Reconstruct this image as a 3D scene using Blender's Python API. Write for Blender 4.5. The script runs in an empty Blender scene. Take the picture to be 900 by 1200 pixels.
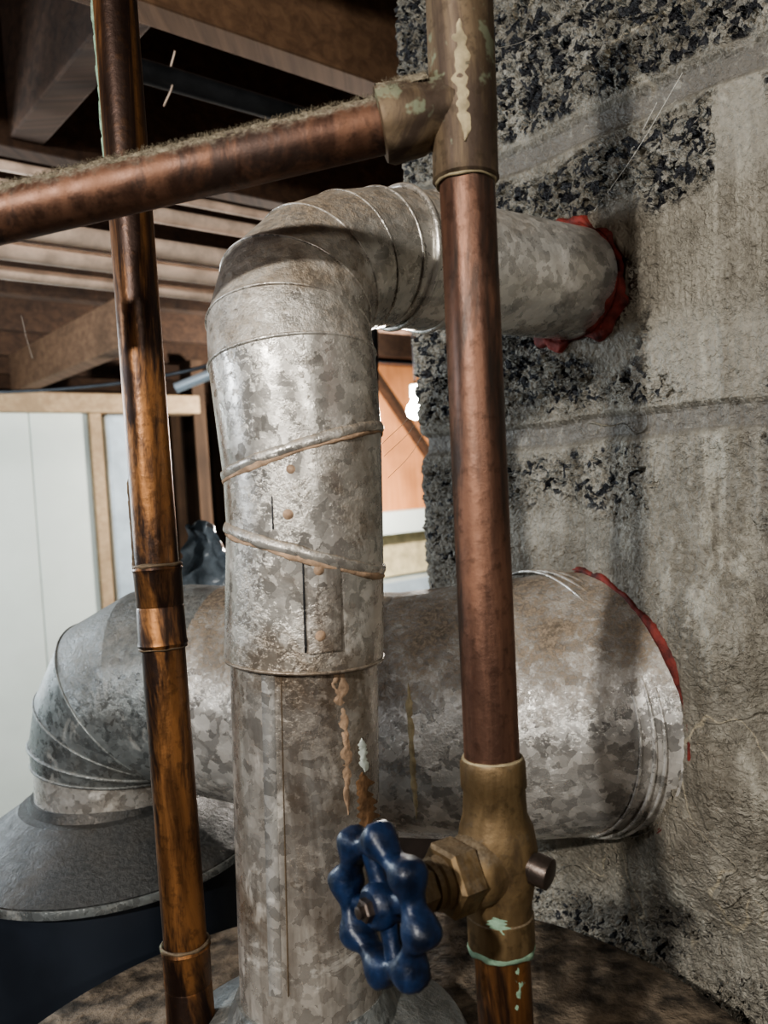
import bpy, math, random
import numpy as np
from mathutils import Vector, Matrix, noise
random.seed(4)
F=950.0; CZ=1.76
PITCH=math.radians(-2.2); ROLL=math.radians(-3.4)
RC=Matrix.Rotation(math.pi/2+PITCH,3,'X')@Matrix.Rotation(ROLL,3,'Z')
CAM=Vector((0,0,CZ))
def ray(u,v): return RC@Vector(((u-450)/F,(600-v)/F,-1.0))
def P(u,v,d): return CAM+ray(u,v)*d
S=bpy.context.scene
# ---------------------------------------------------------------- room frame
A=math.radians(-50)
W0=P(700,560,.56); W0=Vector((W0.x,W0.y,CZ))
e1=Vector((math.cos(A),math.sin(A),0)); e2=Vector((-math.sin(A),math.cos(A),0)); ez=Vector((0,0,1))
def R(s,t,z): return W0+e1*s+e2*t+ez*z          # z relative to eye level
def wall_hit(u,v,off=0):
    r=ray(u,v); k=((W0+e2*off-CAM).dot(e2))/r.dot(e2); return CAM+r*k
def toR(p):
    q=p-W0; return q.dot(e1),q.dot(e2),q.z
# ---------------------------------------------------------------- node helper
class NB:
    def __init__(s,name):
        s.m=bpy.data.materials.new(name); s.m.use_nodes=True; s.t=s.m.node_tree; s.t.nodes.clear()
        s.out=s.t.nodes.new('ShaderNodeOutputMaterial')
    def put(s,sock,v):
        if isinstance(v,bpy.types.NodeSocket): s.t.links.new(v,sock)
        elif isinstance(v,(tuple,list)) and len(v)==3 and sock.type=='RGBA': sock.default_value=(*v,1)
        else: sock.default_value=v
    def n(s,ty,ins=None,**pr):
        nd=s.t.nodes.new('ShaderNode'+ty)
        for k,v in pr.items(): setattr(nd,k,v)
        for k,v in (ins or {}).items(): s.put(nd.inputs[k],v)
        return nd
    def math(s,op,a,b=0.0,c=0.0,clamp=False):
        nd=s.n('Math',{0:a,1:b,2:c},operation=op,use_clamp=clamp); return nd.outputs[0]
    def mix(s,f,a,b):
        nd=s.n('MixRGB',{'Fac':f,'Color1':a,'Color2':b}); return nd.outputs[0]
    def mr(s,v,a,b,c=0.0,d=1.0,smooth=True):
        nd=s.n('MapRange',{'Value':v,'From Min':a,'From Max':b,'To Min':c,'To Max':d},interpolation_type='SMOOTHSTEP' if smooth else 'LINEAR'); return nd.outputs[0]
    def coord(s): return s.n('TexCoord').outputs['Object']
    def mapping(s,sc=(1,1,1),rot=(0,0,0),v=None):
        return s.n('Mapping',{'Vector':v or s.coord(),'Scale':sc,'Rotation':rot}).outputs[0]
    def noise(s,sc,det=3,rough=.5,dist=0,v=None):
        return s.n('TexNoise',{'Vector':v or s.coord(),'Scale':sc,'Detail':det,'Roughness':rough,'Distortion':dist}).outputs[0]
    def nz(s):
        g=s.n('NewGeometry'); return s.n('SeparateXYZ',{0:g.outputs['Normal']}).outputs[2]
    def bump(s,h,dist,st=1.0): return s.n('Bump',{'Height':h,'Distance':dist,'Strength':st}).outputs[0]
    def fin(s,base,rough=.6,metal=0.0,normal=None,**kw):
        p=s.n('BsdfPrincipled',{'Base Color':base,'Roughness':rough,'Metallic':metal})
        if normal is not None: s.put(p.inputs['Normal'],normal)
        for k,v in kw.items(): s.put(p.inputs[k.replace('_',' ')],v)
        s.t.links.new(p.outputs[0],s.out.inputs[0]); return s.m
def galvanized(name,scale=150,bright=1.0,dust=.8,tint=(1,.98,.94),dustcol=(.33,.27,.20),metal=.66,stain=.5,contrast=1.0,streak=0.0,white=.5):
    b=NB(name); co=b.coord()
    dn=b.n('TexNoise',{'Vector':co,'Scale':scale*.9,'Detail':3.0}).outputs['Color']
    o_=1.4/scale
    off=b.n('VectorMath',{0:dn,1:(o_,o_,o_)},operation='MULTIPLY').outputs[0]
    vv=b.n('VectorMath',{0:co,1:off},operation='ADD').outputs[0]
    vo=b.n('TexVoronoi',{'Vector':vv,'Scale':float(scale)}).outputs['Color']
    vo2=b.n('TexVoronoi',{'Vector':vv,'Scale':float(scale)*.5}).outputs['Color']
    g=b.math('ADD',b.math('MULTIPLY',b.n('SeparateColor',{0:vo}).outputs[0],.65),b.math('MULTIPLY',b.n('SeparateColor',{0:vo2}).outputs[0],.35))
    mid=.53*bright; amp=.20*bright*contrast
    lum=b.mr(g,.1,.9,mid-amp,mid+amp,False)
    base=b.n('CombineColor',{0:b.math('MULTIPLY',lum,tint[0]),1:b.math('MULTIPLY',lum,tint[1]),2:b.math('MULTIPLY',lum,tint[2])}).outputs[0]
    st=b.mr(b.noise(16,6,.7,.4),.47,.66,0,stain)
    base=b.mix(st,base,(.21,.155,.105))
    wh=b.mr(b.noise(38,5,.7,.6),.56,.66,0,white)
    base=b.mix(wh,base,(.60,.58,.54))
    if streak:
        sk=b.mr(b.noise(45,6,.7,.3,b.mapping((1,1,.14))),.45,.62,0,streak)
        base=b.mix(sk,base,(.13,.09,.062))
    up=b.mr(b.nz(),-.1,.8)
    clump=b.noise(330,4,.75)
    dm=b.math('MULTIPLY',b.math('ADD',b.math('ADD',up,b.mr(b.noise(26,6,.7),.35,.75,-.25,.35)),b.mr(clump,.3,.7,-.25,.2)),dust,clamp=True)
    dc=b.mix(b.mr(clump,.35,.65),tuple(c*.55 for c in dustcol),tuple(c*1.5 for c in dustcol))
    col=b.mix(dm,base,dc)
    ro=b.math('ADD',b.math('ADD',b.mr(g,.1,.9,.20,.36,False),b.math('MULTIPLY',dm,.5)),b.math('MULTIPLY',wh,.25))
    me=b.math('MULTIPLY',b.math('SUBTRACT',1.0,b.math('MAXIMUM',dm,wh)),metal)
    h=b.math('ADD',b.math('MULTIPLY',clump,b.math('ADD',dm,.1)),b.math('MULTIPLY',b.noise(22,3),1.6))
    return b.fin(col,ro,me,b.bump(h,.0014,.8))
def copper(name,c1,c2,c3,rough=.36,metal=.85,dust=.0,axis_rot=(0,0,0),green=0.0,s3=.52):
    b=NB(name)
    m=b.mapping((1,1,.15),axis_rot)
    n1=b.noise(70,6,.65,.8,m); n2=b.noise(200,4,.6)
    col=b.mix(b.mr(n1,.36,.64),c1,c2)
    col=b.mix(b.mr(b.noise(30,6,.7,.6,m),s3,s3+.12),col,c3)
    col=b.mix(b.mr(n2,.52,.68,0,.5),col,tuple(x*.45 for x in c1))
    if green: col=b.mix(b.mr(b.noise(45,4,.7),.60,.66,0,green),col,(.30,.36,.25))
    me=metal; ro=b.mr(n1,.3,.7,rough-.07,rough+.16)
    if dust:
        dm=b.math('MULTIPLY',b.mr(b.math('ADD',b.nz(),b.math('MULTIPLY',b.math('SUBTRACT',n2,.5),1.2)),.25,.8),dust)
        col=b.mix(dm,col,b.mix(b.mr(b.noise(900),.3,.7),(.12,.10,.075),(.27,.235,.18)))
        ro=b.math('ADD',ro,b.math('MULTIPLY',dm,.5)); me=b.math('MULTIPLY',b.math('SUBTRACT',1.0,dm),metal)
    return b.fin(col,ro,me,b.bump(n2,.0005,.5))
def simple(name,col,rough=.7,metal=0,var=.35,scale=30,bump=.001,stretch=(1,1,1),**kw):
    b=NB(name); n=b.noise(scale,5,.6,0,b.mapping(stretch))
    c=b.mix(b.mr(n,.3,.7),tuple(x*(1-var) for x in col),tuple(min(1,x*(1+var)) for x in col))
    return b.fin(c,rough,metal,b.bump(n,bump,.7),**kw)
def wood(name,c1,c2,along):
    b=NB(name); rot=(0,0,-A)
    sc={'s':(1.2,22,22),'t':(22,1.2,22),'z':(22,22,1.2)}[along]
    m=b.mapping(sc,rot); n=b.noise(3,6,.65,.6,m); n2=b.noise(6,3)
    c=b.mix(b.mr(n,.3,.7),c1,c2); c=b.mix(b.mr(n2,.4,.75,0,.5),c,tuple(x*.4 for x in c1))
    return b.fin(c,.85,0,b.bump(n,.002,.6))
M={}
M['galv']=galvanized('galvanized_flue',210,1.0,.40,stain=.75,tint=(1,.95,.88),streak=.5,contrast=.8)
M['galv_duct']=galvanized('galvanized_duct',150,1.3,1.0,stain=.15,contrast=1.2,dustcol=(.22,.175,.13),white=.3)
M['galv_up']=galvanized('galvanized_upper',210,1.0,.70,stain=.65,tint=(1,.96,.89),dustcol=(.28,.22,.16),contrast=.8)
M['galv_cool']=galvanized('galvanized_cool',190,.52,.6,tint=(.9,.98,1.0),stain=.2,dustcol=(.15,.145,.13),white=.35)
M['galv_br']=galvanized('galvanized_bright',190,1.1,.3,tint=(1,.98,.94),stain=.35,contrast=.9)
M['hood']=galvanized('hood_dusty',160,.13,.6,tint=(.92,.97,1),dustcol=(.055,.055,.053),stain=.2,contrast=.5,white=.06)
M['cop']=copper('aged_copper',(.14,.077,.056),(.245,.13,.087),(.07,.052,.045),.45,.72)
M['cop_h']=copper('aged_copper_dusty',(.10,.055,.04),(.18,.095,.062),(.07,.045,.037),.46,.7,1.0,(0,math.pi/2,0))
M['cop_l']=copper('stained_copper',(.15,.073,.034),(.31,.145,.055),(.035,.02,.015),.38,.72,0,s3=.44)
M['fit']=copper('aged_fitting',(.12,.085,.055),(.19,.14,.09),(.085,.06,.045),.55,.5,.3,green=.5)
M['brass']=copper('valve_brass',(.14,.095,.05),(.23,.16,.085),(.085,.06,.04),.5,.6,.45)
M['steel']=simple('steel_stem',(.10,.08,.07),.4,.8,.3,60)
M['green']=simple('verdigris',(.22,.33,.24),.9,0,.4,120)
M['flux']=simple('flux_paste',(.36,.30,.19),.85,0,.35,120)
M['blue']=simple('blue_enamel',(.006,.016,.046),.42,0,.6,110,.0012)
M['red']=simple('red_sealant',(.115,.017,.012),.75,0,.75,90,.003)
M['tan']=simple('tan_sealant',(.36,.25,.17),.85,0,.4,120,.002)
M['rust']=simple('rust_stain',(.20,.115,.06),.9,0,.5,90,.002)
M['mortar']=simple('mortar_grey',(.17,.15,.12),.9,0,.4,60,.005)
M['dusttop']=simple('heater_top_dust',(.12,.095,.07),.95,0,.8,60,.010)
M['heater']=simple('heater_enamel',(.30,.29,.27),.5,0,.1,10)
M['navy']=simple('dark_blue_enamel',(.012,.016,.024),.45,0,.3,10)
M['panel']=simple('white_panel',(.68,.75,.70),.6,0,.04,6,.0005)
M['whitem']=simple('white_painted_metal',(.55,.66,.74),.3,.3,.15,12)
M['paintpipe']=simple('painted_pipe',(.80,.64,.53),.42,0,.25,30)
M['iron']=simple('black_iron',(.03,.032,.036),.45,.5,.3,30)
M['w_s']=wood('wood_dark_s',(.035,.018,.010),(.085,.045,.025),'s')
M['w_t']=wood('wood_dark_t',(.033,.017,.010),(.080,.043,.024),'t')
M['w_z']=wood('wood_stud',(.05,.03,.018),(.11,.065,.038),'z')
M['w_lit']=wood('wood_lit',(.11,.06,.034),(.20,.115,.065),'t')  # paler copy of the joist wood, light falling on it put into the colour
M['w_trim']=wood('wood_trim',(.36,.25,.15),(.50,.37,.23),'t')
M['ply']=wood('orange_plywood',(.60,.24,.09),(.74,.33,.14),'z')
M['conc']=simple('concrete_floor',(.20,.19,.18),.85,0,.3,6,.002)
M['darkwall']=simple('dark_foundation',(.04,.03,.025),.9,0,.4,8,.004)
M['cream']=simple('cream_board',(.55,.46,.28),.8,0,.25,25)
M['tarp']=simple('blue_tarp',(.10,.16,.22),.5,0,.3,12)
M['plastic']=simple('plastic_sheet',(.14,.17,.20),.2,0,.3,60,.004)
M['web']=simple('cobweb',(.7,.68,.62),.9,0,.1,10)
M['dustfluff']=simple('dust_fluff',(.21,.18,.13),1,0,.5,400,.002)
b=NB('bulb_glow'); e=b.n('Emission',{'Color':(1,.97,.9),'Strength':250.0}); b.t.links.new(e.outputs[0],b.out.inputs[0]); M['bulb']=b.m
# ---- block wall
def wallmat():
    b=NB('painted_block'); co=b.mapping((1,1,1),(0,0,-A))
    sm=b.n('Attribute',attribute_name='smooth').outputs['Fac']
    jt=b.n('Attribute',attribute_name='joint').outputs['Fac']
    fr=b.n('Attribute',attribute_name='fine').outputs['Fac']
    br=b.n('Attribute',attribute_name='brush').outputs['Fac']
    pa=b.n('Attribute',attribute_name='parge').outputs['Fac']
    n4=b.noise(40,3,.6,.5,co)
    sm=b.math('ADD',sm,b.math('MULTIPLY',b.math('SUBTRACT',n4,.5),b.math('MULTIPLY',sm,.9)),clamp=True)
    rough=b.math('SUBTRACT',1.0,sm,clamp=True)
    n1=b.noise(120,2,.5,.9,co)
    thr=b.math('SUBTRACT',.465,b.math('MULTIPLY',fr,.065))
    big=b.noise(9,3,.5,0,co); med=b.noise(26,3,.5,0,co)
    thr=b.math('ADD',thr,b.math('MULTIPLY',b.math('SUBTRACT',med,.5),.16))
    pit=b.mr(b.math('SUBTRACT',n1,thr),.018,-.03)
    pit=b.math('MULTIPLY',pit,b.mr(rough,.25,.7))
    n2=b.noise(330,3,.6,.3,co); n3=b.noise(190,3,.6,.6,co)
    fp=b.math('MULTIPLY',b.mr(n2,.49,.36),b.math('ADD',b.math('MULTIPLY',rough,.8),.2))
    st=b.mapping((70,70,6),(0,.12,-A)); strk=b.noise(1.0,3,.55,.3,st)
    h=b.math('MULTIPLY',pit,-.0055)
    h=b.math('ADD',h,b.math('MULTIPLY',fp,-.0016))
    h=b.math('ADD',h,b.math('MULTIPLY',b.math('MULTIPLY',n3,b.math('ADD',rough,.45)),.0062))
    h=b.math('ADD',h,b.math('MULTIPLY',b.math('MULTIPLY',strk,b.math('ADD',br,.25)),.0048))
    h=b.math('ADD',h,b.math('MULTIPLY',big,.006)); h=b.math('ADD',h,b.math('MULTIPLY',med,.004))
    h=b.math('ADD',h,b.math('MULTIPLY',jt,-.0045))
    lo=(.138,.126,.102); hi=(.36,.338,.29)
    c=b.mix(b.mr(b.math('ADD',b.math('ADD',b.math('MULTIPLY',big,.5),b.math('MULTIPLY',strk,.35)),b.math('MULTIPLY',n4,.3)),.44,.72),lo,hi)
    c=b.mix(b.math('MULTIPLY',sm,.40),c,(.195,.178,.145))
    c=b.mix(b.math('MULTIPLY',b.mr(strk,.54,.66),b.math('MULTIPLY',br,.6)),c,(.44,.42,.36))
    c=b.mix(b.math('MULTIPLY',jt,.8),c,(.125,.115,.102))
    c=b.mix(b.math('MULTIPLY',pa,.75),c,b.mix(b.mr(med,.35,.65),(.10,.087,.066),(.19,.168,.132)))
    dr=b.mr(b.math('ABSOLUTE',b.math('SUBTRACT',b.noise(11,2,.5,.6,co),.5)),.008,.0)
    dr=b.math('MULTIPLY',dr,b.mr(b.noise(8,2,.5,0,co),.52,.6)); h=b.math('ADD',h,b.math('MULTIPLY',dr,.0022))
    c=b.mix(b.math('MULTIPLY',dr,.7),c,(.46,.40,.29))
    c=b.mix(b.mr(n3,.55,.72,0,.45),c,(.42,.395,.335))
    c=b.mix(b.math('MULTIPLY',fp,.8),c,(.075,.067,.055)); c=b.mix(pit,c,(.012,.012,.015))
    m=b.fin(c,.58,0)
    d=b.n('Displacement',{'Height':h,'Midlevel':0.0,'Scale':1.0}); b.t.links.new(d.outputs[0],b.out.inputs['Displacement'])
    m.displacement_method='BOTH'; return m
M['block']=wallmat()
# ---------------------------------------------------------------- mesh helpers
def link(o,parent=None):
    S.collection.objects.link(o)
    if parent: o.parent=parent
    return o
def empty(name):
    o=bpy.data.objects.new(name,None); o.empty_display_size=.05; return link(o)
def mk(name,vs,fs,mat,parent=None,smooth=True,sharp=None,angle=None):
    me=bpy.data.meshes.new(name); me.from_pydata([tuple(v) for v in vs],[],fs); me.materials.append(M[mat]); me.update()
    if smooth:
        me.polygons.foreach_set('use_smooth',[True]*len(me.polygons))
        if angle: me.set_sharp_from_angle(angle=math.radians(angle))
    return link(bpy.data.objects.new(name,me),parent)
def frame(a,ref=None):
    a=a.normalized()
    if ref is None: ref=Vector((0,1,0)) if abs(a.y)<.9 else Vector((0,0,1))
    u=(ref-a*ref.dot(a)).normalized(); return a,u,a.cross(u)
def lathe(name,p0,p1,prof,mat,parent=None,seg=48,caps=True,angle=35,ref=None,lump=0):
    """prof: (distance along axis in m, radius)"""
    a,u,v=frame(p1-p0,ref); vs=[];fs=[]
    for d,r in prof:
        for i in range(seg):
            t=2*math.pi*i/seg; rr=r
            q=p0+a*d+(u*math.cos(t)+v*math.sin(t))*rr
            if lump: q+=(u*math.cos(t)+v*math.sin(t))*noise.noise(q*180)*lump
            vs.append(q)
    for k in range(len(prof)-1):
        for i in range(seg):
            j=(i+1)%seg; fs.append((k*seg+i,k*seg+j,(k+1)*seg+j,(k+1)*seg+i))
    if caps: fs.append(tuple(range(seg))[::-1]); fs.append(tuple((len(prof)-1)*seg+i for i in range(seg)))
    return mk(name,vs,fs,mat,parent,True,angle=angle)
def ring(c,a,r,n,seg=72,uref=None):
    a,u,v=frame(a,uref); out=[]
    for i in range(seg):
        t=2*math.pi*i/seg; q=(u*math.cos(t)+v*math.sin(t))*r
        q=q-a*(q.dot(n)/a.dot(n)); out.append(c+q)
    return out
def looptube(name,pts,rad,mat,parent=None,closed=True,seg=8,lump=0,nsc=150,flat=None):
    n=len(pts); vs=[];fs=[]
    cen=sum(pts,Vector())/n
    for i,p in enumerate(pts):
        pa=pts[(i-1)%n] if closed or i>0 else p; pb=pts[(i+1)%n] if closed or i<n-1 else p
        t=(pb-pa).normalized(); o=(p-cen); o=(o-t*o.dot(t)).normalized() if o.length>1e-6 else Vector((0,0,1)); w=t.cross(o)
        r=rad(i/n) if callable(rad) else rad
        for k in range(seg):
            g=2*math.pi*k/seg; d=o*math.cos(g)+w*math.sin(g)
            rr=r*(1+(lump*noise.noise(p*nsc+d*.8) if lump else 0))
            q=d*rr
            if flat: q=o*q.dot(o)*flat[0]+w*q.dot(w)*flat[1]
            vs.append(p+q)
    for i in range(n if closed else n-1):
        j=(i+1)%n
        for k in range(seg):
            l=(k+1)%seg; fs.append((i*seg+k,i*seg+l,j*seg+l,j*seg+k))
    if not closed: fs.append(tuple(range(seg))); fs.append(tuple((n-1)*seg+k for k in range(seg))[::-1])
    return mk(name,vs,fs,mat,parent)
def gored(name,secs,mat,parent,seg=72,sub=1,beads=(),bead_r=.0016,beadmat=None,dent=0):
    """secs: (center, radius, plane normal or None)."""
    n=len(secs); rings=[]; uref=None; prev=None
    for i,(c,r,nn) in enumerate(secs):
        din=(secs[i][0]-secs[i-1][0]).normalized() if i>0 else (secs[1][0]-c).normalized()
        dout=(secs[i+1][0]-c).normalized() if i<n-1 else din
        pn=nn if nn is not None else (din+dout).normalized()
        if uref is None: _,uref,_=frame(din)
        else: uref=(uref-din*uref.dot(din)).normalized()
        rg=ring(c,din,r,pn,seg,uref); rings.append(rg)
    vs=[];fs=[]
    for rg in rings:
        for p in rg:
            vs.append(p+Vector((noise.noise(p*25),noise.noise(p*25+Vector((5,5,5))),0))*dent if dent else p)
    for k in range(n-1):
        for i in range(seg):
            j=(i+1)%seg; fs.append((k*seg+i,k*seg+j,(k+1)*seg+j,(k+1)*seg+i))
    o=mk(name,vs,fs,mat,parent)
    me=o.data; at=me.attributes.new('sharp_edge','BOOLEAN','EDGE')
    val=[False]*len(me.edges)
    for e in me.edges:
        a,b_=e.vertices
        if a//seg==b_//seg: val[e.index]=True
    at.data.foreach_set('value',val)
    for bi in beads:
        bb=bead_r[bi] if isinstance(bead_r,dict) else bead_r
        looptube(name+'_bead_%d'%bi,rings[bi],bb,beadmat or mat,parent)
    return o,rings
def boxR(name,s0,s1,t0,t1,z0,z1,mat,parent=None,bev=.003):
    vs=[R(s,t,z) for s in (s0,s1) for t in (t0,t1) for z in (z0,z1)]
    fs=[(0,1,3,2),(4,6,7,5),(0,4,5,1),(2,3,7,6),(0,2,6,4),(1,5,7,3)]
    o=mk(name,vs,fs,mat,parent,False)
    if bev: m=o.modifiers.new('b','BEVEL'); m.width=bev; m.segments=2
    return o
# ================================================================ SHELL
FZ=-CZ; CEIL=.72
boxR('floor',-4.2,2.2,-3.0,3.0,FZ-.1,FZ,'conc',bev=0)
boxR('ceiling',-4.2,2.2,-3.0,3.0,CEIL,CEIL+.03,'w_t',bev=0)
boxR('wall_far',-4.3,-4.2,-3.0,3.0,FZ,CEIL,'darkwall',bev=0)
boxR('wall_left',-4.2,2.2,-3.1,-3.0,FZ,CEIL,'darkwall',bev=0)
boxR('wall_right',-4.2,2.2,3.0,3.1,FZ,CEIL,'darkwall',bev=0)
boxR('wall_back',2.2,2.3,-3.0,3.0,FZ,CEIL,'darkwall',bev=0)
# ---- big duct end geometry, needed by the wall parging
th=math.radians(20)
nC=Vector((math.cos(th),math.sin(th),0))
Cend=P(680,819,.578); DL=P(262,806,.643)
ax2=(Cend-DL).normalized()
# ---- chimney wall of painted block
corner=toR(wall_hit(500,560))[0]
T1=wall_hit(708,338); T1r=toR(T1)
zj2=toR(wall_hit(590,515))[2]
def chimney():
    path=[]  # (s,t)
    t=.6
    while t>.02: path.append((corner,t)); t-=.02
    rc=.012
    for k in range(9):
        g=math.pi/2*k/8; path.append((corner+rc-rc*math.cos(g),rc-rc*math.sin(g)))
    s=corner+rc+.0015
    while s<.24: path.append((s,0)); s+=.00155
    while s<1.6: path.append((s,0)); s+=.03
    zs=list(np.arange(FZ,-.56,.04))+list(np.arange(-.56,.60,.00155))+list(np.arange(.60,CEIL,.03))+[CEIL]
    ns,nz_=len(path),len(zs)
    vs=np.zeros((ns,nz_,3)); sm=np.zeros((ns,nz_)); jt=np.zeros((ns,nz_)); fi=np.zeros((ns,nz_)); bu=np.zeros((ns,nz_)); pg=np.zeros((ns,nz_))
    Z=np.array(zs)
    def hitr(u,v): return toR(wall_hit(u,v))
    BL=[(840,350,.050,.075,.85),(885,190,.022,.055,.95),(850,800,.05,.20,.78),(720,700,.09,.055,.65),(860,1080,.06,.09,.4),(640,190,.04,.012,.7)]
    BL=[(hitr(u,v),a,b_,c) for u,v,a,b_,c in BL]
    rp=[toR(p) for p in ring(Cend,ax2,.091,nC,64)]
    cs=(min(q[0] for q in rp)+max(q[0] for q in rp))/2; cz=(min(q[2] for q in rp)+max(q[2] for q in rp))/2
    hs=(max(q[0] for q in rp)-min(q[0] for q in rp))/2; hz=(max(q[2] for q in rp)-min(q[2] for q in rp))/2
    for i,(s,t) in enumerate(path):
        base=W0+e1*s+e2*t
        dn=np.sqrt(((s-cs)/hs)**2+((Z-cz)/hz)**2); ang=np.arctan2(Z-cz,s-cs)
        outd=(dn-1.0)*hz+.006*np.sin(ang*5+1)+.004*np.sin(ang*11)
        fall=np.clip(1-(outd-.004)/.075,0,1); fall=fall*fall*(3-2*fall)
        tp=-((W0+e1*s-Cend).dot(nC))/e2.dot(nC)
        prot=min(0.0,tp+.010)
        off=prot*fall if t<.001 else 0*fall
        off=np.where((dn<.93)&(t<.001),.02,off)
        dup=np.sqrt((s-T1r[0])**2+(Z-T1r[2])**2)
        off=np.where((dup<.030)&(t<.001),.02,off)
        vs[i,:,0]=base.x+e2.x*off; vs[i,:,1]=base.y+e2.y*off; vs[i,:,2]=CZ+Z
        pgm=np.clip(1-(outd-.012)/.016,0,1)
        pg[i]=np.where(t<.001,pgm,0)
        wig=.0008*math.sin(s*31)+.0008*math.sin(s*77+1)
        dz=np.abs(((Z-zj2-wig+.1)%.2)-.1)
        j=np.clip(1-(dz-.006)/.004,0,1)
        row=np.floor((Z-zj2)/.2).astype(int)
        vj=np.abs(((s+.085+.2*(row%2)+.2)%.4)-.2)
        j=np.maximum(j,np.clip(1-(vj-.005)/.005,0,1)*.5)
        j=j*(1-np.clip(fall*2,0,1))
        jt[i]=j
        def blob(cs_,cz_,rs,rz,soft=.35):
            d=np.sqrt(((s-cs_)/rs)**2+((Z-cz_)/rz)**2)
            d=d+.10*np.sin(s*90+Z*40)+.08*np.sin(Z*110-s*60)
            return np.clip((1.0-d)/soft+.5,0,1)
        m=np.clip(1-(dz-.009)/.010,0,1)*.95
        m=np.maximum(m,blob(T1r[0],T1r[2],.058,.055)*.9)
        m=np.maximum(m,pg[i]*.95); m=np.maximum(m,np.clip(fall*2,0,1)*.8)
        for h,a,b_,c in BL: m=np.maximum(m,blob(h[0],h[2],a,b_)*c)
        sm[i]=m
        fi[i]=np.clip((zj2+.06-Z)/.05,0,1)
        h=BL[2][0]; bu[i]=blob(h[0],h[2],.08,.28)
        h=BL[0][0]; bu[i]=np.maximum(bu[i],blob(h[0],h[2],.06,.09)*.7)
        pg[i]=np.maximum(pg[i],np.where(t<.001,np.clip(1-(dup-.05-.004*np.sin(ang*9))/.012,0,1)*.8,0))
    me=bpy.data.meshes.new('wall_chimney')
    idx=np.arange(ns*nz_).reshape(ns,nz_)
    q=np.stack([idx[:-1,:-1],idx[1:,:-1],idx[1:,1:],idx[:-1,1:]],-1).reshape(-1,4)
    me.vertices.add(ns*nz_); me.vertices.foreach_set('co',vs.reshape(-1))
    me.loops.add(q.size); me.polygons.add(len(q))
    me.loops.foreach_set('vertex_index',q.reshape(-1).astype(np.int32))
    me.polygons.foreach_set('loop_start',np.arange(0,q.size,4,dtype=np.int32))
    me.polygons.foreach_set('loop_total',np.full(len(q),4,dtype=np.int32))
    me.update(calc_edges=True); me.polygons.foreach_set('use_smooth',[True]*len(me.polygons))
    for nme,arr in (('smooth',sm),('joint',jt),('fine',fi),('brush',bu),('parge',pg)):
        a=me.attributes.new(nme,'FLOAT','POINT'); a.data.foreach_set('value',arr.reshape(-1).astype(np.float32))
    me.materials.append(M['block']); me.update()
    o=link(bpy.data.objects.new('wall_chimney',me)); return o
wc=chimney()
n0=wc.data.polygons[len(wc.data.polygons)//2].normal
if n0.dot(e2)>0: wc.data.flip_normals()
# ================================================================ FLUE PIPE (3 in)
flue=empty('flue_pipe')
camx=RC@Vector((1,0,0)); camz=RC@Vector((0,1,0))
nA=(camz*.95-camx*.31).normalized(); nB=(camz*.96+camx*.27).normalized()
f_base=P(366,1172,.413)
r=.0375
gored('lower_pipe',[(f_base,r*.97,None),(P(360,950,.408),r*.97,None),(P(357,760,.402),r*.97,None)],'galv',flue,dent=.0008)
bd={3:.0010,4:.0008,5:.0007,6:.0007,7:.0007,8:.0009}
_,rg=gored('elbow',[(P(357,768,.402),r*1.045,None),(P(358,642,.40),r*1.03,nB),(P(355,530,.40),r*1.04,nA),
  (P(343,425,.40),r*1.09,None),(P(339,388,.404),r*1.07,None),(P(346,352,.412),r*1.05,None),(P(370,325,.425),r*1.02,None),(P(405,309,.44),r*1.0,None),
  (P(440,303,.455),r*1.0,None),(P(476,305,.47),r*1.02,None)],'galv_up',flue,beads=(3,4,5,6,7,8),bead_r=bd,dent=.0006)
looptube('collar_edge',rg[0],.0009,'galv',flue)
looptube('seam_lip',rg[1],.0013,'galv_up',flue,lump=.3,flat=(1.0,2.2))
looptube('seam_lip_b',rg[2],.0012,'galv_up',flue,lump=.3,flat=(1.0,2.2))
looptube('seam_putty',[p-ez*.0030 for p in rg[1]],lambda t:.0009+.0004*math.sin(t*40),'tan',flue,lump=.6,nsc=220,flat=(1,1.5))
looptube('seam_putty_b',[p-ez*.0028 for p in rg[2]],lambda t:.0008+.0003*math.sin(t*33),'tan',flue,lump=.6,nsc=220,flat=(1,1.5))
up_end=wall_hit(712,339,.03)
q0=P(462,303,.464)
gored('upper_pipe',[(q0,r*1.045,None),(q0.lerp(up_end,.12),r*1.05,None)],'galv_up',flue,beads=(0,1),bead_r=.0019)
gored('upper_pipe_run',[(q0.lerp(up_end,.05),r,None),(q0.lerp(up_end,.5),r,None),(up_end,r,None)],'galv_br',flue)
def flc(v):
    if v<765: return P(357,v,.401)
    if v<950: f=(v-760)/190; return P(357+3*f,v,.402+.006*f)
    f=(v-950)/222; return P(360+6*f,v,.408+.005*f)
def on_flue(u,v,rr=.0375):
    rdir=ray(u,v); c=flc(v)
    o2=Vector((CAM.x-c.x,CAM.y-c.y)); d2=Vector((rdir.x,rdir.y))
    a=d2.dot(d2); bq=2*o2.dot(d2); cq=o2.dot(o2)-rr*rr; disc=max(0,bq*bq-4*a*cq)
    k=(-bq-math.sqrt(disc))/(2*a); p=CAM+rdir*k
    nrm=Vector((p.x-c.x,p.y-c.y,0)).normalized(); return p,nrm
for (u,v) in ((341,550),(338,603),(373,668),(375,745)):
    p,nn=on_flue(u,v,.0390)
    lathe('rivet',p-nn*.001,p+nn,[(0,.0030),(.0012,.0029),(.0024,.0018),(.0028,.0003)],'tan',flue,seg=16)
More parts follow.
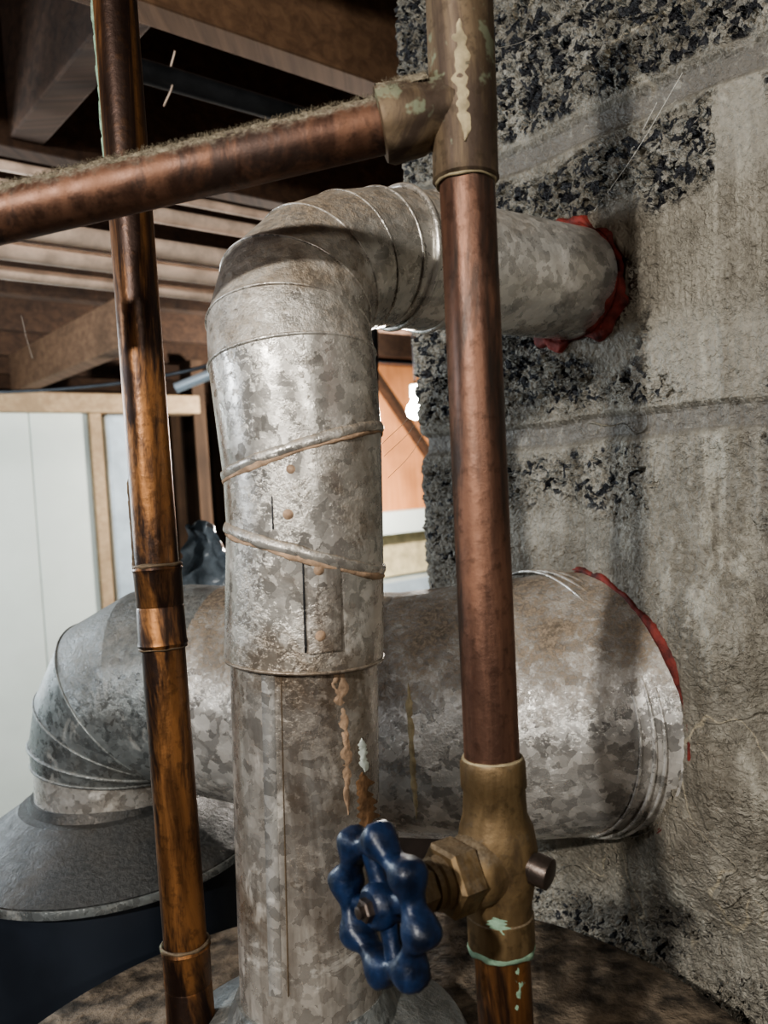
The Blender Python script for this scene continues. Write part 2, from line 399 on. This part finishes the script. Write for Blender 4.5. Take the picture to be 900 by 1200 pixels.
def seam(name,u0,v0,u1,v1,rr,w=.0016,mat='galv'):
    vs=[];fs=[];K=24
    for k in range(K+1):
        p,nn=on_flue(u0+(u1-u0)*k/K,v0+(v1-v0)*k/K,rr); tt=Vector((-nn.y,nn.x,0))
        for a,h in ((-w,-.0016),(-w*.85,.0002),(w*.85,.0002),(w,-.0016)): vs.append(p+tt*a+nn*h)
    for k in range(K):
        for j in range(3): fs.append((k*4+j,k*4+j+1,k*4+j+5,k*4+j+4))
    mk(name,vs,fs,mat,flue)
seam('lap_seam',318,546,320,620,.0397,.0004,'iron'); seam('lap_seam_b',355,658,358,765,.0395,.0004,'iron')
seam('lap_plate',380,662,382,764,.0394,.0085,'galv'); 
seam('lock_seam',313,780,322,1168,.0371,.0036,'galv_br'); seam('lock_seam_edge',329,780,338,1168,.0366,.0003,'fit')
def crust(name,surf,u0,v0,u1,v1,width,mat,parent,th=.0006,n=40,m=7,seed=0):
    vs=[];fs=[]
    for i in range(n):
        f=i/(n-1); u=u0+(u1-u0)*f; v=v0+(v1-v0)*f
        cx=noise.noise(Vector((f*5,seed,0)))*width*.5
        ww=width*(.5+.9*abs(noise.noise(Vector((f*9,seed+3.3,1)))))*min(1,6*f+.1,6*(1-f)+.1)
        for j in range(m):
            g=j/(m-1)-.5; p,nn=surf(u+cx+g*2*ww,v)
            edge=1-abs(g)*2; vs.append(p+nn*(th*(edge**.5)*(.7+.8*noise.noise(p*400))-.0002))
    for i in range(n-1):
        for j in range(m-1): fs.append((i*m+j,i*m+j+1,(i+1)*m+j+1,(i+1)*m+j))
    mk(name,vs,fs,mat,parent)
sfl=lambda u,v:on_flue(u,v,.0368)
crust('putty_drip',sfl,398,778,408,955,10,'tan',flue,.0009,n=80,seed=1)
crust('putty_smear',sfl,392,775,396,830,9,'tan',flue,.0008,n=50,seed=11)
crust('rust_streak',sfl,425,905,432,975,13,'rust',flue,.0006,seed=4)
crust('white_drip',sfl,424,865,428,905,6,'panel',flue,.0006,seed=7)
# ================================================================ BIG DUCT
duct=empty('furnace_duct')
gored('duct_collar',[(P(133,936,.665),.0600,None),(P(133,885,.665),.0605,None)],'galv_br',duct)
dd=[(P(133,893,.665),.0625,None),(P(134,880,.665),.0655,None),
 (P(143,850,.665),.071,None),(P(162,820,.66),.0775,None),(P(190,806,.656),.0800,None),(P(225,803,.65),.0805,None),(DL,.0805,None)]
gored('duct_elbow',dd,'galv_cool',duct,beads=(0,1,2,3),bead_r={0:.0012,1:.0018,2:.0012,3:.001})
gored('duct_run',[(P(255,806,.645),.0815,None),(P(380,822,.625),.085,None),(P(470,833,.61),.0885,None),(P(590,828,.59),.091,None),(Cend,.091,nC)],'galv_duct',duct,dent=.0006)
for k,(off,br) in enumerate(((.018,.0014),(.012,.0012),(.026,.001))):
    looptube('duct_rib_%d'%k,ring(Cend-ax2*off,ax2,.0910,nC,120),br,'galv_duct',duct)
gored('duct_tail',[(Cend-ax2*.002,.0900,nC),(Cend+ax2*.06,.0900,nC)],'galv_duct',duct)
def on_line(p0,p1,rr):
    a,_,_=frame(p1-p0)
    def f(u,v):
        d=ray(u,v); w=CAM-p0; dp=d-a*d.dot(a); wp=w-a*w.dot(a)
        A_=dp.dot(dp);B_=2*dp.dot(wp);C_=wp.dot(wp)-rr*rr; disc=max(0,B_*B_-4*A_*C_)
        k=(-B_-math.sqrt(disc))/(2*A_); q=CAM+d*k; nn=q-p0; nn=(nn-a*nn.dot(a)).normalized(); return q,nn
    return f
crust('putty_drip',on_line(P(470,833,.61),P(590,828,.59),.0895),478,800,488,960,5,'flux',duct,.0010,n=80,seed=21)
# ================================================================ MORTAR + RED SEALANT
def collar(name,inner,expand,parent=None,bulge=.006,amp=.004):
    proj=[p-e2*((p-W0).dot(e2)) for p in inner]; cen=sum(proj,Vector())/len(proj)
    n=len(inner); K=9; vs=[];fs=[]
    for k in range(K):
        f=k/(K-1)
        for i in range(n):
            out=cen+(proj[i]-cen)*expand+e2*.006
            p=inner[i].lerp(out,f)-e2*bulge*math.sin(math.pi*f)
            p+=Vector((noise.noise(p*60),noise.noise(p*60+Vector((9,0,0))),noise.noise(p*60+Vector((0,9,0)))))*amp
            vs.append(p)
    for k in range(K-1):
        for i in range(n):
            j=(i+1)%n; fs.append((k*n+i,k*n+j,(k+1)*n+j,(k+1)*n+i))
    return mk(name,vs,fs,'mortar',parent)
upax=(up_end-q0).normalized(); kk=-(q0-W0).dot(e2)/upax.dot(e2); upc=q0+upax*kk
in1=ring(upc-upax*.004,upax,.0385,e2,96); collar('mortar_collar',in1,1.25)
def redband(name,c,a,r0,n,w1,w2,thr,lift,seg=360,seed=0):
    """brushed-on sealant: thin irregular fillet from pipe surface out on to the mortar"""
    base=ring(c,a,r0,n,seg); cen=c; K=9; vs=[];fs=[]
    for i,p in enumerate(base):
        t=i/seg; cx,sx=math.cos(2*math.pi*t),math.sin(2*math.pi*t)
        N=lambda s,o: noise.noise(Vector((cx*s,sx*s,o+seed)))
        amt=max(0,min(1,(N(1.9,thr*7)+thr)*3))
        wa1=amt*w1*(.6+1.3*abs(N(4,1))+.2*N(9,2)); wb=amt*w2*(.6+1.3*abs(N(3,3))+.2*N(8,4))
        rad=(p-cen); rad=(rad-n*rad.dot(n)).normalized(); s0=(p-cen); s0=(s0-a*s0.dot(a)).normalized()
        hh=lift*amt*(.8+.4*abs(N(7,5)))
        for k in range(K):
            f=k/(K-1)*2-1
            if f<0: q=p+a*(f*wa1)+s0*(hh*(1+f)**.6+.0003)
            else: q=p+rad*(f*wb)+s0*hh*(1-f)-n*(.0020*amt*(1-f*f)+.0005)+s0*.0003
            q+=s0*noise.noise(q*200)*.0004*amt-n*abs(noise.noise(q*120))*.0010*amt
            if k==0: q-=s0*.0010
            if k==K-1: q+=n*.008
            vs.append(q)
    for i in range(seg):
        j=(i+1)%seg
        for k in range(K-1): fs.append((i*K+k,i*K+k+1,j*K+k+1,j*K+k))
    mk(name,vs,fs,'red')
redband('red_sealant',upc-upax*.010,upax,.0378,e2,.005,.011,.50,.0018)
redband('red_sealant',Cend+ax2*.001,ax2,.0912,nC,.004,.007,.24,.0014,seg=600,seed=3)
# ================================================================ COPPER, RIGHT
rc_=.0111
cp=empty('copper_water_pipe')
a0=P(547,205,.325); a1=P(577,900,.325); L=(a1-a0).length
lathe('riser',a0,a1,[(0,rc_),(L*.5,rc_),(L,rc_)],'cop',cp)
t0=P(536,-60,.325); t1=P(546,214,.325); LT=(t1-t0).length
lathe('tee_body',t0,t1,[(0,.0135),(LT-.022,.0135),(LT-.021,.0131),(LT-.003,.0131),(LT-.001,.0134),(LT,.0125),(LT,rc_)],'fit',cp)
looptube('solder_ring',ring(t1,t1-t0,.0115,(t1-t0).normalized(),48),.0009,'flux',cp,lump=.9)
crust('paint_flake',on_line(t0,t1,.0135),538,20,545,165,12,'flux',cp,.0006,n=80,seed=2)
tc=P(540,126,.325); hl=P(-170,293,.325); hd=(hl-tc).normalized()
lathe('tee_branch',tc,hl,[(0,.0125),(.014,.0128),(.018,.0148),(.030,.0150),(.033,.0140),(.0335,rc_)],'fit',cp,lump=.0012)
LH=(hl-tc).length
lathe('branch_pipe',tc,hl,[(0,.0108),(LH*.5,.0108),(LH,.0108)],'cop_h',cp)
lathe('supply_up',P(534,-300,.325),t0,[(0,rc_),((P(534,-300,.325)-t0).length,rc_)],'cop',cp)
def dustridge(name,p0,p1,rad,parent,h=.0016,w=1.1,mat='dustfluff',nl=260,nw=12):
    a,_,_=frame(p1-p0); upv=(ez-a*ez.dot(a)).normalized(); sd=a.cross(upv); vs=[];fs=[]
    Lq=(p1-p0).length
    for i in range(nl):
        for j in range(nw):
            g=(j/(nw-1)-.5)*2*w; c=p0+a*(Lq*i/(nl-1))
            d=upv*math.cos(g)+sd*math.sin(g); q=c+d*rad
            k=h*(1-abs(g)/w)**.6*(.55+.9*noise.noise(q*260)+.5*noise.noise(q*700))-.0003
            vs.append(c+d*(rad+k))
    for i in range(nl-1):
        for j in range(nw-1): fs.append((i*nw+j,i*nw+j+1,(i+1)*nw+j+1,(i+1)*nw+j))
    mk(name,vs,fs,mat,parent)
dustridge('dust_on_branch',tc+hd*.034,hl,.0108,cp,.0014,1.1,nl=500,nw=16)
dustridge('dust_on_tee',tc+hd*.012,tc+hd*.032,.0148,cp,.0015,.9,nl=60)
def fibres(name,gen,count,mat,parent,thick=.00006):
    vs=[];fs=[]
    for _ in range(count):
        p,d=gen(); pts=[p]
        for k in range(3):
            d=(d+Vector((random.uniform(-1,1),random.uniform(-1,1),random.uniform(-1,1)))*.9).normalized(); pts.append(pts[-1]+d*random.uniform(.0003,.0009))
        w=Vector((random.uniform(-1,1),random.uniform(-1,1),random.uniform(-1,1))).normalized()*thick
        b0=len(vs)
        for q in pts: vs+= [q-w,q+w]
        for k in range(3): fs.append((b0+2*k,b0+2*k+1,b0+2*k+3,b0+2*k+2))
    mk(name,vs,fs,mat,parent)
def g1():
    t=random.random(); g=random.uniform(-1.1,1.1); a=hd; upv=(ez-a*ez.dot(a)).normalized(); sd=a.cross(upv)
    d=upv*math.cos(g)+sd*math.sin(g)
    rr=.0152 if t<.07 else .0113
    return tc+a*(.012+t*(LH-.012))+d*rr,d
fibres('dust_fuzz',g1,7000,'dustfluff',cp)
# valve -------------------------------------------------------------
vt=P(577,888,.325); vb=P(588,1108,.325); vd=(vb-vt).normalized(); LV=(vb-vt).length
vlv=empty('stop_valve')
lathe('valve_body',vt,vb,[(0,rc_),(0,.0125),(.0015,.0131),(.011,.0131),(.0125,.0124),(.022,.0128),(.028,.0150),(.036,.0162),(.044,.0160),(.052,.0140),(.058,.0128),(.062,.0128),(.0625,.0134),(LV-.0015,.0134),(LV,.0125),(LV,rc_)],'brass',vlv,lump=.0004)
looptube('patina_ring',ring(vb,vd,.0118,vd,48),.0018,'green',vlv,lump=.9)
looptube('solder_ring_top',ring(vt,vd,.0115,vd,48),.0008,'flux',vlv,lump=.9)
lathe('lower_riser',vb,P(600,1340,.325),[(0,rc_),(.075,rc_)],'cop_l',cp)
crust('patina_streak',on_line(vb,P(600,1340,.325),rc_),606,1118,610,1190,10,'green',cp,.0003,seed=6)
crust('patina_streak_b',on_line(vt,vb,.0131),578,1075,598,1108,14,'green',vlv,.0004,seed=16)
vc=P(584,1008,.325); wcn=P(447,1060,.292); wa=(wcn-vc).normalized(); LW=(wcn-vc).length
lathe('bonnet_neck',vc,wcn,[(.004,.0140),(.014,.0140),(.0165,.0130),(.018,.0120)],'brass',vlv)
lathe('bonnet_nut',vc+wa*.0175,wcn,[(0,.0125),(.0012,.0142),(.011,.0142),(.0125,.0128)],'brass',vlv,seg=6,angle=20)
lathe('gland',vc+wa*.030,wcn,[(0,.0100),(.003,.0100),(.0035,.0088),(.006,.0088)],'brass',vlv)
lathe('packing_nut',vc+wa*.036,wcn,[(0,.0080),(.001,.0092),(.008,.0092),(.009,.0078)],'brass',vlv,seg=6,angle=20)
lathe('stem',vc+wa*.040,wcn,[(0,.0034),(LW-.036,.0034)],'steel',vlv)
hw=empty('valve_handwheel')
def handwheel():
    a,u,v=frame(wa,ez); n=240; lob=8
    NS=14; vs=[];fs=[]
    for i in range(n):
        t=2*math.pi*i/n; c8=math.cos(lob*t)
        Rr=.0222+.0014*c8; hr=.0050+.0017*c8; ha=.0056+.0010*c8
        d=u*math.cos(t)+v*math.sin(t)
        for k in range(NS):
            g=2*math.pi*k/NS
            cg,sg=math.cos(g),math.sin(g)
            q=wcn+d*(Rr+hr*math.copysign(abs(cg)**.75,cg))+a*(ha*math.copysign(abs(sg)**.75,sg))
            vs.append(q+d*noise.noise(q*300)*.0005)
    for i in range(n):
        j=(i+1)%n
        for k in range(NS):
            l=(k+1)%NS; fs.append((i*NS+k,j*NS+k,j*NS+l,i*NS+l))
    mk('wheel_rim',vs,fs,'blue',hw)
    for q in range(4):
        t=2*math.pi*q/4+math.pi/8; d=u*math.cos(t)+v*math.sin(t); sd=a.cross(d)
        vs=[];fs=[]
        for k in range(7):
            f=k/6; c=wcn+d*(.004+.018*f)-a*(.0015*(1-f)); w=.0056-.0018*math.sin(math.pi*f); h=.0034
            for m in range(8):
                g=2*math.pi*m/8; vs.append(c+sd*w*math.cos(g)+a*h*math.sin(g))
        for k in range(6):
            for m in range(8):
                l=(m+1)%8; fs.append((k*8+m,k*8+l,(k+1)*8+l,(k+1)*8+m))
        mk('spoke_%d'%(q+1),vs,fs,'blue',hw)
    lathe('hub',wcn-wa*.007,wcn+wa*.02,[(0,.0066),(.001,.0078),(.008,.0085),(.011,.0078),(.0125,.0062)],'blue',hw)
    lathe('hub_nut',wcn+wa*.005,wcn+wa*.02,[(0,.0042),(.003,.0042),(.0036,.0036)],'steel',hw,seg=6,angle=20)
    lathe('stem_tip',wcn+wa*.008,wcn+wa*.02,[(0,.0022),(.0022,.0022),(.0026,.0014)],'steel',hw,seg=16)
handwheel(); hw.parent=vlv
d0=P(592,1002,.322); d1=P(646,1026,.311); LD=(d1-d0).length
lathe('drain_boss',d0,d1,[(0,.0085),(LD*.45,.0075),(LD*.5,.0045)],'brass',vlv)
lathe('drain_cap',d0,d1,[(LD*.4,.0052),(LD*.62,.0052),(LD*.64,.0062),(LD*.97,.0060),(LD,.0045)],'steel',vlv,seg=20)
# ================================================================ COPPER, LEFT
cl=empty('copper_water_pipe')
l0=P(128,-90,.42); l1=P(231,1290,.42); LL=(l1-l0).length; ld=(l1-l0).normalized()
lathe('riser',l0,l1,[(0,rc_),(LL*.5,rc_),(LL,rc_)],'cop_l',cl)
def at(v): return l0+ld*LL*((v+90)/1380)
for nm,va,vb_ in (('coupling',662,758),('lower_fitting',1105,1200)):
    p,q=at(va),at(vb_); Lc=(q-p).length
    lathe(nm,p,q,[(0,rc_),(0,.0121),(.002,.0128),(.004,.0122),(Lc*.48,.0120),(Lc*.5,.0117),(Lc*.52,.0120),(Lc-.004,.0122),(Lc-.002,.0128),(Lc,.0121),(Lc,rc_)],'cop_l',cl)
    looptube(nm+'_flux',ring(p,ld,.0119,ld,40),.0009,'fit',cl,lump=1.0)
    looptube(nm+'_flux_b',ring(q,ld,.0116,ld,40),.0008,'fit',cl,lump=1.0)
for k in range(34):
    v=random.choice([random.uniform(-60,190),random.uniform(560,660)]); p=at(v)-camx*.0109-Vector((0,.002,0))
    lathe('flux_drip',p,p+ld,[(0,.0002),(.002,random.uniform(.0008,.0014)),(random.uniform(.005,.012),random.uniform(.0006,.0014)),(.016,.0002)],'green' if v<200 else 'fit',cl,seg=8,lump=.0005)
# ================================================================ BOILER with hood
bo=empty('boiler')
bc=P(130,930,.665)
def Lz(name,c,prof,mat,par,seg=64,angle=30):
    z0=prof[0][0]; return lathe(name,Vector((c.x,c.y,c.z+z0)),Vector((c.x,c.y,c.z+z0-1)),[(z0-z,r_) for z,r_ in prof],mat,par,seg,True,angle)
Lz('hood_cone',bc,[(.008,.0605),(.001,.063),(.000,.070),(-.005,.076),(-.030,.116),(-.033,.119),(-.040,.119),(-.042,.117)],'hood',bo)
bz=bc.z
Lz('boiler_body',bc,[(-.040,.110),(-.06,.111),(-.3,.111),(-.9,.111),(-bz+.003,.111)],'navy',bo)
Lz('hood_rim',bc,[(-.034,.1203),(-.037,.1208),(-.040,.1203)],'galv_cool',bo)
# ================================================================ WATER HEATER
wh=empty('water_heater')
hc=Vector((-.03,.365,CZ-.315))
Lz('heater_jacket',hc,[(-.012,.221),(-.02,.222),(-.5,.222),(-hc.z+.06,.222)],'heater',wh,96)
Lz('heater_base',hc,[(-hc.z+.06,.21),(-hc.z+.004,.21)],'iron',wh,48)
Lz('heater_top',hc,[(.012,.02),(.011,.10),(.007,.19),(.004,.212),(.004,.222),(0,.2255),(-.010,.2255),(-.014,.223)],'dusttop',wh,128,50)
hcap=f_base.copy()
Lz('draft_hood',hcap,[(.008,.0375),(.0,.041),(-.004,.043),(-.022,.078),(-.026,.080),(-.030,.080)],'galv_cool',wh)
for k in range(4):
    g=k*math.pi/2+.5; p=hcap+Vector((math.cos(g)*.07,math.sin(g)*.07,-.026))
    lathe('hood_leg_%d'%(k+1),p,p-ez,[(0,.003),(p.z-hc.z-.006,.003)],'galv_cool',wh,seg=12)
nip=P(545,1185,.37); nip.z=hc.z+.012
Lz('relief_port',nip,[(.03,.012),(.028,.016),(.018,.016),(.016,.013),(0,.013)],'galv_cool',wh,24)
# ================================================================ CEILING FRAMING
jo=empty('ceiling_joists'); k=0
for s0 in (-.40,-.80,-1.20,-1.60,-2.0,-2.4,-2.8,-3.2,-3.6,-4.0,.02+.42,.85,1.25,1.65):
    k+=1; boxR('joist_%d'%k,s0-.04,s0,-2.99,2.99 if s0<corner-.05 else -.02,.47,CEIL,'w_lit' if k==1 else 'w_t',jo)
br=empty('ceiling_blocking')
boxR('block_1',-.80,-.44,-.13,-.085,.48,.66,'w_s',br); boxR('block_2',-1.2,-.85,-.33,-.29,.48,.60,'w_s',br)
boxR('block_3',-.40,.3,-.28,-.24,.50,.66,'w_s',br)
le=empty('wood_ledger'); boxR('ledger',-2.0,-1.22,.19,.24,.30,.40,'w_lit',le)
pp=empty('painted_water_pipes')
for i,(v,d,rr) in enumerate(((246,1.00,.010),(286,.98,.0115),(312,1.01,.011),(336,1.05,.008),(222,1.12,.007))):
    c=P(150,v,d); lathe('run_%d'%(i+1),c-e2*.65,c+e2*.60,[(0,rr),(.7,rr),(1.25,rr)],'paintpipe',pp,seg=20)
c=P(190,90,.78); lathe('gas_pipe',c-e2*.05,c+e2*.6,[(0,.011),(.02,.011),(.65,.011)],'iron',None,seg=24)
def cable(name,pts,r_,mat,parent=None,closed=False):
    cu=bpy.data.curves.new(name,'CURVE'); cu.dimensions='3D'; sp=cu.splines.new('BEZIER'); sp.bezier_points.add(len(pts)-1)
    for bp,p in zip(sp.bezier_points,pts): bp.co=p; bp.handle_left_type=bp.handle_right_type='AUTO'
    cu.bevel_depth=r_; cu.bevel_resolution=3; cu.materials.append(M[mat]); return link(bpy.data.objects.new(name,cu),parent)
cable('electric_cable',[P(-60,462,1.7),P(80,455,1.7),P(170,444,1.65),P(260,424,1.6),P(330,400,1.6)],.004,'iron')
cable('hanging_wire',[P(205,60,.8),P(199,85,.8),P(202,100,.78),P(192,124,.77)],.0008,'paintpipe')
# ================================================================ BACKGROUND
pw=empty('partition_wall')
s_=-2.0
def tR(u,s):
    r_=ray(u,560); k=(R(s,0,0)-CAM).dot(e1)/r_.dot(e1); return toR(CAM+r_*k)[1]
def zR(u,v,s):
    r_=ray(u,v); k=(R(s,0,0)-CAM).dot(e1)/r_.dot(e1); return toR(CAM+r_*k)[2]
te=tR(108,s_); zt=zR(50,484,s_)
w=(te+1.4)/11
for i in range(11):
    boxR('board_%d'%(i+1),s_-.02,s_,-1.4+w*i+.0012,-1.4+w*(i+1)-.0012,FZ,zt,'panel',pw,.002)
boxR('edge_trim',s_-.03,s_+.012,te,te+.035,FZ,zt,'w_trim',pw)
boxR('top_rail',s_-.05,s_+.03,-1.4,tR(235,s_),zt,zt+.055,'w_trim',pw)
boxR('steel_post',s_-.06,s_+.0,te+.05,tR(158,s_),FZ,zt-.002,'whitem',bev=.01)
st=empty('wall_studs')
for i,(u,ss) in enumerate(((178,-2.6),(232,-2.3),(262,-2.8),(205,-3.2))):
    t=tR(u,ss); boxR('stud_%d'%(i+1),ss-.09,ss,t,t+.05,FZ,.47,'w_z',st)
lathe('white_conduit',P(206,455,1.9),P(330,405,1.9),[(0,.012),(.35,.012)],'whitem',None,seg=16)
sp_=-2.15
ta,tb=tR(415,sp_),tR(560,sp_)
zb=zR(475,597,sp_); ztp=zR(475,432,sp_)
boxR('plywood_panel',sp_-.02,sp_,ta-.1,tb+.2,zb,ztp+.02,'ply',bev=0)
boxR('window_sill',sp_-.05,sp_+.10,ta-.1,tb+.2,zR(475,622,sp_),zb,'panel')
boxR('shelf_board',sp_-.04,sp_+.02,ta-.1,tb+.2,zR(475,672,sp_),zR(475,623,sp_),'cream')
boxR('white_ledge',sp_-.04,sp_+.12,ta-.1,tb+.2,zR(475,700,sp_),zR(475,674,sp_),'whitem')
boxR('wall_low',sp_-.06,sp_-.0,ta-.1,tb+.2,FZ,zR(475,701,sp_),'darkwall',bev=0)
boxR('blue_tarp',sp_-.02,sp_,ta-.1,tb+.2,ztp+.022,.46,'tarp',bev=0)
q0b=R(sp_+.03,tR(440,sp_),zR(440,440,sp_)); q1b=R(sp_+.03,tR(512,sp_),zR(512,555,sp_))
lathe('diagonal_brace',q0b,q1b,[(0,.022),((q1b-q0b).length,.022)],'w_s',None,seg=4,angle=20)
lathe('support_post',P(433,340,1.2),P(437,760,1.2),[(0,.012),(.55,.012)],'iron',None,seg=20)
bp_=P(488,478,2.55)
lamp=empty('bare_bulb_lamp')
lathe('bulb',bp_+ez*.035,bp_-ez*.1,[(0,.012),(.012,.014),(.03,.028),(.045,.031),(.06,.026),(.07,.008)],'bulb',lamp,seg=24)
lathe('socket',bp_+ez*.075,bp_,[(0,.012),(.004,.018),(.04,.018)],'panel',lamp,seg=24)
lc=R(toR(bp_)[0],toR(bp_)[1],CEIL)
lathe('cord',lc,bp_+ez*.07,[(0,.003),((lc-bp_).length-.07,.003)],'iron',lamp,seg=8)
def plastic():
    c=P(238,655,.86); vs=[];fs=[];n=26
    for i in range(n):
        for j in range(n):
            x=i/(n-1)-.5; y=j/(n-1); p=c+camx*(x*.075*(1.25-y)+.012*(1-y))+ez*(y*.085-.045)+Vector((0,1,0))*(.02*math.cos(x*5))
            p+=Vector((noise.noise(p*70),noise.noise(p*60+Vector((3,3,3))),noise.noise(p*65)))*.010; vs.append(p)
    for i in range(n-1):
        for j in range(n-1): fs.append((i*n+j,i*n+j+1,(i+1)*n+j+1,(i+1)*n+j))
    mk('plastic_bag',vs,fs,'plastic')
plastic()
cw=empty('cobwebs')
def strand(a,b_,sag=.004,r_=.00014):
    m=(a+b_)/2-ez*sag; cable('strand',[a,m,b_],r_,'web',cw)
for a,b_ in ((P(450,535,.45),P(503,470,.62)),(P(448,520,.42),P(500,455,.66)),(P(455,560,.44),P(500,500,.64)),
             (wall_hit(690,255,-.004),wall_hit(800,85,-.02)),(wall_hit(700,235,-.004),wall_hit(770,120,-.01)),
             (P(25,370,1.0),P(38,420,1.0)),(P(560,60,.34),P(640,30,.6))): strand(a,b_)
# ================================================================ LIGHT
def pl(name,loc,power,col,rad):
    l=bpy.data.lights.new(name,'POINT'); l.energy=power; l.color=col; l.shadow_soft_size=rad
    o=link(bpy.data.objects.new(name,l)); o.location=loc; return o
pl('work_light',Vector((-.45,-.5,CZ+.40)),48,(1,.965,.90),.022)
pl('fill_light_left',Vector((-1.05,.35,CZ+.20)),10,(.85,.92,1.0),.08)  # cool fill added to lift the ceiling pipes, no fixture here
pl('daylight_left',R(-1.2,-.55,.10),30,(.82,.92,1),.15)
pl('bulb_light',bp_-Vector((.0,.12,.06)),80,(1,.93,.85),.04)
pl('fill_light_back',Vector((.35,-1.0,CZ+.35)),17,(1,.96,.88),.05)  # unseen fill added behind the camera, no lamp stands there
wd=bpy.data.worlds.new('World'); S.world=wd; wd.use_nodes=True
wd.node_tree.nodes['Background'].inputs[0].default_value=(.9,.95,1,1); wd.node_tree.nodes['Background'].inputs[1].default_value=.05
try: S.view_settings.look='AgX - Medium High Contrast'
except Exception as ex: print('look',ex)
# ================================================================ CAMERA
cd=bpy.data.cameras.new('camera'); cam=link(bpy.data.objects.new('camera',cd))
cam.matrix_world=Matrix.Translation(CAM)@RC.to_4x4()
cd.sensor_fit='VERTICAL'; cd.sensor_height=36; cd.sensor_width=27; cd.lens=F/1200*36; cd.clip_start=.01
cd.dof.use_dof=True; cd.dof.focus_distance=.42; cd.dof.aperture_fstop=13
S.camera=cam
